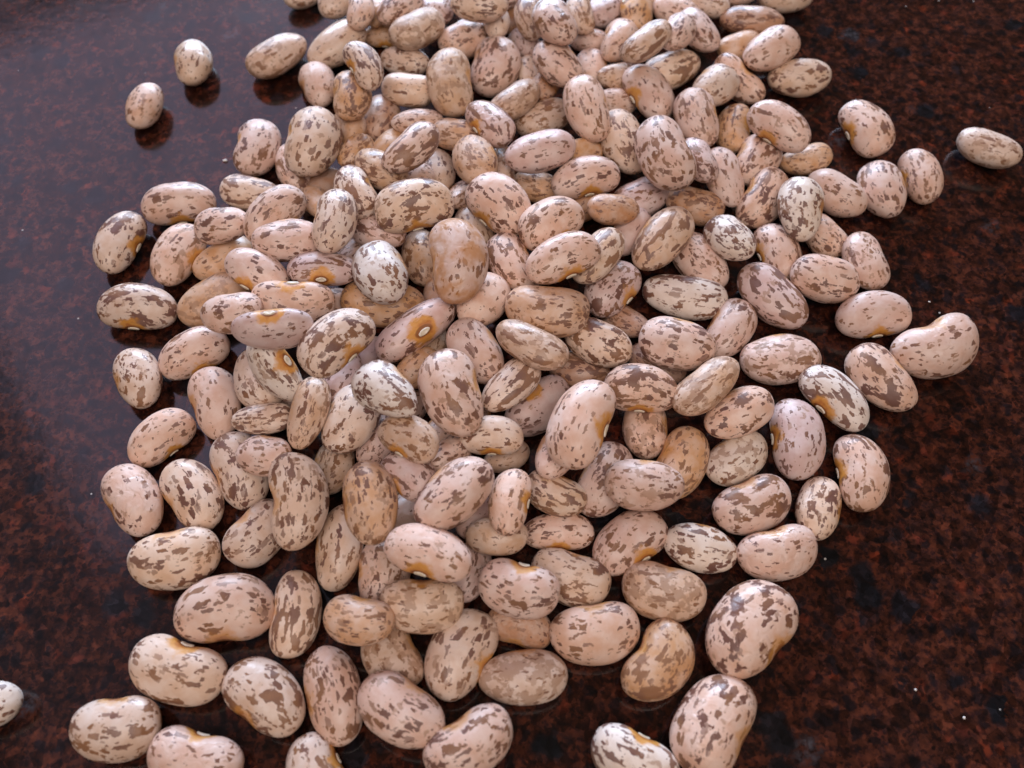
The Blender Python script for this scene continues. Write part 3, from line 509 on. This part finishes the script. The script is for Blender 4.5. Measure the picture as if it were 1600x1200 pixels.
(-61.29,-0.6,2.93,-0.008,-0.531,-0.847,0.001,5.8,3.67,2.93,'C',4,0,2,169,"short cream bean with brown band on the bare counter at far left"),
(-70.83,27.76,3.05,-0.766,-0.104,-0.067,-0.63,6.58,3.78,3,'C',4,1,0,170,"leaning cream blotched bean, farthest left of the pile upper half"),
(-61.56,36.67,3.37,0.943,0.319,0.044,0.086,6.71,3.81,3.07,'P',2,1,7,171,"pale pink bean with brown specks, above right of the leaning left bean"),
(-59.75,24.87,3.23,0.798,0.1,0.069,0.59,6.56,3.99,3.17,'P',6,1,0,172,"pale pink bean with faint markings, orange eye, just right of the leaning left bean"),
(-50.75,27.05,8.13,-0.019,0.983,-0.103,0.151,5.31,3.56,2.74,'P',4,0,4,173,"pale pink bean with brown blotches, below left of the notched bean"),
(-51.15,23.66,3.12,0.011,-0.945,-0.326,0.011,5.74,3.89,3.12,'O',1,0,8,174,"half-buried orange-tan bean with sparse specks, above right of the left flat bean"),
(-42.53,16,9.69,0.033,-0.248,-0.968,-0.033,5.96,3.54,2.86,'P',1,1,5,175,"pale pink bean with sparse specks, orange eye, farther right of the leaning left bean"),
(-41.54,28.71,9.75,-0.865,-0.263,-0.087,-0.418,6.46,3.72,2.98,'P',2,1,1,176,"pale pink bean with brown specks, farther below left of the upper left speckled bean"),
(-48.76,39.5,2.82,-0.104,-0.003,-0.056,-0.993,5.95,3.67,2.9,'C',5,0,8,177,"cream bean with brown streaks, just below the notched bean"),
(-37.97,21.99,10.52,-0.008,1,0.02,-0.017,6.1,3.87,3.05,'P',2,0,5,178,"pale pink bean with brown specks, farther below the notched bean"),
(-29.64,23.88,13.41,-0.016,-0.743,-0.667,-0.06,6.26,3.67,2.95,'C',2,0,0,179,"cream bean with brown specks, farther below the upper left speckled bean"),
(-31.61,16.72,9.62,-0.035,-0.022,0.984,-0.175,5.9,3.49,2.71,'L',2,1,0,180,"mauve-tinged bean with brown specks, orange eye, just left of the round white bean"),
(-21.69,14.67,11.45,-0.557,0.052,-0.053,-0.827,6.65,4.46,3.54,'W',2,0,5,181,"round white bean with dark purple blotches, left of the orange-stained bean"),
(-16.81,28.55,12.08,-0.947,-0.305,-0.037,-0.096,6.89,4.51,3.59,'C',4,1,7,182,"cream bean with brown blotches, above left of the orange-stained bean"),
(-8.5,14.94,14.32,-0.005,-0.669,-0.736,-0.101,7.64,4.74,3.79,'P',1,0,1,183,"large upright bean stained rusty orange on top, left of the pile centre"),
(-6.76,30.77,2.63,-0.583,-0.011,-0.032,-0.812,5.82,3.49,2.8,'C',2,0,5,184,"buried cream bean with brown specks, above right of the orange-stained bean"),
(-16.24,24.65,2.58,0.646,0.06,0.057,0.759,6.03,3.44,2.74,'O',4,0,7,185,"orange-tan bean with brown blotches, just left of the orange-stained bean"),
(-23.73,26.44,7.49,0.213,-0.024,0.028,0.976,5.51,3.51,2.78,'L',4,0,5,186,"mauve-tinged bean with brown blotches, just above the round white bean"),
(-2.02,30.79,9.87,-0.076,-0.391,-0.897,-0.191,6.88,4.64,3.74,'P',2,1,0,187,"pale pink bean with brown specks, above left of the pale slanting bean"),
(-27.65,32.43,10.99,-0.542,-0.008,-0.02,-0.84,5.87,3.56,2.83,'C',4,0,4,188,"cream bean with brown blotches, below right of the upper left speckled bean"),
(-35.71,35.13,5.45,0.547,-0.013,0.174,0.819,4.66,2.47,1.76,'O',0,0,0,189,"orange-tan bean almost plain, below right of the notched bean"),
(-0.33,19.22,8.12,-0.556,-0.021,-0.025,-0.83,6.07,3.74,3,'P',4,0,0,190,"pale pink bean with brown blotches, just right of the orange-stained bean"),
(-4.75,10.81,8.74,-0.02,-0.849,-0.522,0.08,5.85,3.99,3.17,'P',1,0,8,191,"pale pink bean with sparse specks, below right of the orange-stained bean"),
(-21.98,12.5,5.42,-0.034,-0.032,-0.047,-0.998,7.16,4.4,3.49,'O',2,0,0,192,"half-buried orange-tan bean with brown specks, just below the round white bean"),
(-9.32,39.18,2.65,0.181,0.769,0.598,-0.137,4.83,2.62,1.99,'P',3,0,5,193,"pale pink bean with dense specks, just above the orange-stained bean"),
(4.57,41.37,2.49,-0.173,0.033,-0.008,-0.984,4.97,3.22,2.57,'O',2,0,5,194,"orange-tan bean with brown specks, farther below left of the tall speckled bean"),
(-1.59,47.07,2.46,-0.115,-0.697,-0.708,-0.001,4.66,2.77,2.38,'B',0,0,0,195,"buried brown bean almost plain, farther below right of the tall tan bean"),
(-35.27,42.19,2.3,0,0.826,0.543,-0.151,4.64,2.84,2.04,'B',0,0,5,196,"half-buried brown bean almost plain, just below the upper left speckled bean"),
(-27.09,-2.56,6.48,-0.078,-0.781,-0.62,0.02,5.44,3.22,2.53,'L',4,0,4,197,"half-buried mauve-tinged bean with brown blotches, farther below left of the long eyed bean"),
(-14.91,-0.8,6.53,0.034,0.879,0.455,-0.139,4.66,3.07,2.45,'O',1,0,5,198,"half-buried orange-tan bean with sparse specks, just below the long eyed bean"),
(-27.76,-16.16,2.43,-0.038,-0.753,-0.656,0.033,4.88,3.12,2.49,'T',2,0,5,199,"tan bean with brown specks, above right of the tall kidney bean"),
(-9.58,-17.21,8.34,0.141,0.886,0.405,-0.174,4.55,2.7,2.35,'P',2,0,5,200,"pale pink bean with brown specks, farther above the pink eyed bean"),
(-0.7,-14.78,3.23,0.339,0.809,0.454,-0.157,4.74,2.96,2.22,'T',1,0,5,201,"tan bean with sparse specks, farther below left of the slanting pink bean"),
(-0.46,-25.3,9.98,0.765,-0.058,-0.041,0.64,5.15,2.98,2.37,'P',2,1,0,202,"pale pink bean with brown specks, orange eye, farther above right of the pink eyed bean"),
(-2.23,-29.18,6.39,0.017,1,-0.01,0.022,4.63,2.94,2.36,'T',1,0,5,203,"tan bean with sparse specks, just right of the pink eyed bean"),
(6.45,-21.94,4.87,0.248,-0.022,0.012,0.968,4.93,3.27,2.59,'C',5,0,0,204,"cream bean with brown streaks, just below the slanting pink bean"),
(6.92,-26.85,2.27,1,0.02,-0.002,0.008,5.43,2.92,2.28,'P',2,1,0,205,"pale pink bean with brown specks, orange eye, farther above the broad pale bean"),
(8.37,-34.32,3.11,0.173,-0.003,-0.001,0.985,5.97,3.91,3.11,'C',4,0,4,206,"cream bean with brown blotches, above left of the broad pale bean"),
(0.89,-37.33,7.04,0.121,-0.022,-0.188,0.975,5.77,3.87,3.1,'P',2,1,3,207,"pale pink bean with brown specks, farther above the flat cream bean"),
(1.09,-40.92,2.44,-0.021,-0.119,-0.977,-0.177,4.81,2.97,2.37,'B',1,0,7,208,"brown bean with sparse specks, just above the flat cream bean"),
(11.67,-42.55,3.47,-0.128,0.99,0.055,-0.01,6.43,4.24,3.4,'P',1,0,0,209,"broad pale pink bean with few marks, lower centre of the pile"),
(1.5,-48.3,3.02,-0.013,-1,-0.023,-0.001,6.22,3.8,3.02,'C',6,0,2,210,"cream bean with faint tan markings lying level near bottom centre"),
(-7.38,-45.11,3.49,-0.857,-0.024,-0.016,-0.514,6.55,4.34,3.48,'C',2,1,0,211,"cream bean with brown specks, just left of the flat cream bean"),
(-12.52,-39.52,6.83,-0.164,0.986,-0.007,0.003,5.86,3.8,3.03,'C',6,0,1,212,"cream bean with faint markings, just below the pink eyed bean"),
(-20.9,-41.95,8.22,-0.087,0.05,0.004,-0.995,4.99,3.34,2.67,'O',2,0,0,213,"roundish orange-tan speckled bean in the lower left part of the pile"),
(-16.92,-45.45,3.04,-0.516,-0.024,-0.065,-0.854,5.28,3.8,3.03,'T',6,0,7,214,"tan bean with faint markings, below right of the orange bean"),
(-24.23,-50.59,3.07,-0.015,-0.59,-0.807,-0.031,6.83,3.87,3.07,'P',4,0,5,215,"long upright pink bean with brown blotches near the bottom edge"),
(-14.74,-53.39,6.25,-0.272,-0.008,-0.031,-0.962,6.36,4.07,3.28,'P',2,0,5,216,"pale pink bean with brown specks, just right of the long bottom bean"),
(-33.4,-50.72,3.29,0.011,-0.307,-0.951,0.023,6.35,4.14,3.29,'C',4,0,0,217,"cream bean with brown blotches, just left of the long bottom bean"),
(-46,-47.71,3.47,-0.145,0.013,0.129,-0.981,6.92,4.24,3.4,'C',2,1,3,218,"cream bean with brown specks, below left of the big pink bean"),
(-52.83,-55.17,3.39,-0.117,0.993,0.032,0.007,5.97,4.18,3.33,'C',4,0,0,219,"cream bean with brown blotches, just right of the cut-off bean"),
(-41.61,-59.11,3.18,-0.1,0.003,0.079,-0.992,6.4,3.93,3.16,'P',1,1,3,220,"pale pink bean with sparse specks, below left of the long bottom bean"),
(-71.72,-52.12,2.75,-0.004,1,-0.007,0.025,5.07,3.46,2.76,'W',2,0,4,221,"whitish bean cut off by the left edge of the picture"),
(-25.66,-60.46,2.75,0.473,-0.009,0.004,0.881,5.19,3.45,2.76,'C',4,1,0,222,"cream bean with brown blotches, just below the long bottom bean"),
(-5.37,-57.6,6.42,-0.091,0.957,0.274,-0.034,6.17,3.82,3.11,'P',4,0,1,223,"pale pink bean with brown blotches, below left of the flat cream bean"),
(15.99,-59.09,3.02,-0.224,0.031,0.123,-0.966,6,3.69,2.98,'W',5,1,1,224,"whitish bean with brown streaks, below left of the wide bottom bean"),
(26.71,-54.44,3.84,-0.88,-0.026,-0.016,-0.475,7.07,4.79,3.82,'P',4,0,7,225,"wide upright blotched bean below the huge blotched bean, cut by bottom edge"),
(33.07,-41.76,4.23,0.921,-0.028,-0.013,0.389,7.61,5.22,4.19,'P',4,0,0,226,"huge pink bean with purple-brown blotches at the lower right of the pile"),
(20.52,-46.55,3.31,0.021,-0.895,-0.445,0.02,6.16,4.19,3.31,'O',4,0,6,227,"orange-tan kidney bean with rusty blotches on the counter at lower right"),
(21.82,-36.55,3.3,0.113,0.004,-0.011,0.994,6.11,4.12,3.3,'T',6,0,0,228,"tan bean with faint markings, just above the rusty kidney bean"),
(-18.64,-33.81,3,-0.031,-0.715,-0.698,0.021,5.65,3.86,3.08,'P',4,0,8,229,"pale pink bean with brown blotches, below left of the pink eyed bean"),
(-6.11,-33.05,2.17,-0.018,-0.807,-0.59,-0.004,4.86,2.88,2.19,'L',2,0,7,230,"half-buried mauve-tinged bean with brown specks, below right of the pink eyed bean"),
(-15.83,-23.42,2.69,-0.071,-0.885,-0.413,0.204,4.78,2.81,2.13,'P',0,0,4,231,"half-buried pale pink bean almost plain, above left of the pink eyed bean"),
(-4.82,-25.01,2.8,-0.112,-0.883,-0.408,0.203,4.76,2.82,2.19,'L',0,0,5,232,"buried mauve-tinged bean almost plain, above right of the pink eyed bean"),
(21.24,29.01,4.39,-0.025,-0.844,-0.535,-0.011,5.64,3.34,2.69,'L',0,0,8,233,"half-buried mauve-tinged bean almost plain, above left of the long white bean"),
(13.67,37.01,2.45,0.009,-0.931,-0.365,0.026,4.74,3.1,2.46,'B',1,0,2,234,"half-buried brown bean with sparse specks, above right of the pale slanting bean"),
(11.12,0.99,2.53,0.107,-0.003,0.025,0.994,5.1,3.27,2.62,'B',5,0,0,235,"half-buried brown bean with brown streaks, just above the slanting pink bean"),
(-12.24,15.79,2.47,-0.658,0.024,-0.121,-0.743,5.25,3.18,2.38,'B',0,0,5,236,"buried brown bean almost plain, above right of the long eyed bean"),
(-1.37,92.93,5.52,-0.04,-0.846,-0.53,0.045,5.35,3.29,2.58,'P',2,0,5,239,"half-buried pale pink bean with brown specks, above right of the notched bean"),
(32.19,96.9,2.91,-0.005,-0.922,-0.387,0.016,5.71,3.67,2.91,'T',2,0,8,241,"buried tan bean with brown specks, farther above left of the lone far-right bean"),
(49.07,97.68,2.97,-0.015,-0.99,-0.141,0.009,5.84,3.76,2.97,'P',1,0,4,243,"pale pink bean with sparse specks, farther above the right-hand eyed bean"),
(-20.75,-12.94,4.46,-0.01,-0.816,-0.577,0.011,4.56,3.02,2.42,'L',2,0,0,244,"half-buried mauve-tinged bean with brown specks, farther below left of the big top bean"),
(-24.33,3.19,2.58,0.01,-0.898,-0.439,0.025,4.86,3.26,2.59,'L',1,0,5,245,"buried mauve-tinged bean with sparse specks, below left of the long eyed bean"),
(-17.78,-6.4,2.4,0.001,-0.978,-0.209,0.009,4.63,3.03,2.42,'P',1,0,4,246,"buried pale pink bean with sparse specks, just left of the big top bean"),
(-31.79,13.93,2.8,-0.001,1,-0.025,0.014,5.26,3.5,2.81,'P',1,0,7,247,"buried pale pink bean with sparse specks, below left of the round white bean"),
(-36.88,-4.06,2.45,-0.012,-0.693,-0.721,0.006,4.98,3.11,2.46,'P',1,0,0,248,"buried pale pink bean with sparse specks, farther above the tall kidney bean"),
(-10.94,-12.29,5.38,0.006,-0.912,-0.409,0.021,4.52,3.04,2.43,'P',2,0,2,249,"buried pale pink bean with brown specks, just below the big top bean"),
(-27.42,24.75,2.82,0.017,-0.924,-0.381,0.027,5.17,3.51,2.82,'P',2,0,5,250,"buried pale pink bean with brown specks, above left of the round white bean"),
(-14.18,5.31,2.61,-0.014,-0.822,-0.569,0.005,5.3,3.32,2.63,'T',2,0,4,251,"buried tan bean with brown specks, below right of the long eyed bean"),
(-6.15,-8.54,2.49,0.646,0.034,0.053,0.76,5.05,3.14,2.49,'P',2,0,7,252,"buried pale pink bean with brown specks, below right of the big top bean"),
(0,17.78,2.75,0.02,-0.965,-0.261,0.024,5.06,3.45,2.75,'P',2,0,5,253,"buried pale pink bean with brown specks, above left of the orange-tan bean"),
(-18.85,40.12,5.91,-0.029,0.999,0.016,0,4.68,3.25,2.66,'P',2,0,8,254,"buried pale pink bean with brown specks, farther above left of the orange-stained bean"),
(-2.95,39.74,5.47,-0.021,-0.816,-0.577,-0.004,5.09,3.09,2.41,'T',2,0,0,255,"buried tan bean with brown specks, farther above right of the orange-stained bean")
]
for (x, y, z, qw, qx, qy, qz, sx, sy, sz, tone, pat, eye, f, sd, label) in BEANS:
    rnd = random.Random(sd * 7 + 1); f += len(FORMS) * (sd % 3)
    o = root = bpy.data.objects.new('speckled_bean', None if eye else MESH[f]); COL.objects.link(o)
    o.location = (x / 1000, y / 1000, z / 1000)
    o.rotation_mode = 'QUATERNION'; o.rotation_quaternion = (qw, qx, qy, qz)
    o.scale = (sx / 1000, sy / 1000, sz / 1000)
    if eye:                       # seeds that show their eye are built of coat and eye
        root.empty_display_size = 1.0
        o = bpy.data.objects.new('seed_coat', MESH[f]); COL.objects.link(o); o.parent = root
        h = bpy.data.objects.new('hilum', EYES[f]); COL.objects.link(h); h.parent = root
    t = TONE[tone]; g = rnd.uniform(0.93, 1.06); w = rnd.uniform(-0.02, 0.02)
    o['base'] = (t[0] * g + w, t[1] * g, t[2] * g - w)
    s_, b_, st_, f_ = PATTERN[pat]
    o['speck'] = s_ * rnd.uniform(0.88, 1.12); o['blotch'] = b_ + rnd.uniform(-0.02, 0.02)
    o['streak'] = st_ + rnd.uniform(-0.02, 0.02); o['faint'] = f_ + rnd.uniform(-0.03, 0.03)
    o['warm'] = {'T': 0.75, 'O': 0.7, 'L': 0.15, 'W': 0.25}.get(tone, 0.45) + rnd.uniform(-0.2, 0.2) + (0.25 if pat == 6 else 0)
    o['stain'] = 0.75 if 'stained rusty' in label else 0.0
    o['wrinkle'] = 0.30 if sd in WRINKLED else max(0.0, rnd.uniform(-0.2, 0.10))
    o['gloss'] = rnd.uniform(-0.05, 0.10)
    o['eye'] = 0.95 if eye else 0.62
    o['seed'] = sd * 1.37 + 0.5
    root['label'] = label; root['category'] = 'bean'; root['group'] = 'dried speckled beans spilled on the countertop'

# ---------------------------------------------------------------- crumbs on the bare stone
M_CRUMB = (lambda k: k.finish(Base_Color=k.mix(k.noise(k.n('ShaderNodeTexCoord').outputs['Object'], 3, 2, 0.5)[0], (0.62, 0.56, 0.52, 1), (0.80, 0.76, 0.72, 1)), Roughness=0.6))(NT('pale_crumb'))
for (x, y, s, a, label) in CRUMBS:
    rnd = random.Random(int(x * 1e6) & 0xffff)
    bm = bmesh.new(); bmesh.ops.create_icosphere(bm, subdivisions=2, radius=1.0)
    for v in bm.verts:
        v.co *= 1.0 + 0.35 * mnoise.noise(v.co * 1.7 + Vector((x * 900, 0, 0)))
        v.co = Vector((v.co.x * a, v.co.y, v.co.z * 0.6)) * s
    lo = min(v.co.z for v in bm.verts)
    for v in bm.verts: v.co.z -= lo
    me = bpy.data.meshes.new('crumb'); bm.to_mesh(me); bm.free()
    for p in me.polygons: p.use_smooth = True
    me.materials.append(M_CRUMB)
    o = bpy.data.objects.new('crumb', me); COL.objects.link(o)
    o.location = (x, y, 0.0); o.rotation_euler = (0, 0, rnd.uniform(0, 3))
    o['label'] = label; o['category'] = 'crumb'; o['group'] = 'crumbs on the bare counter'
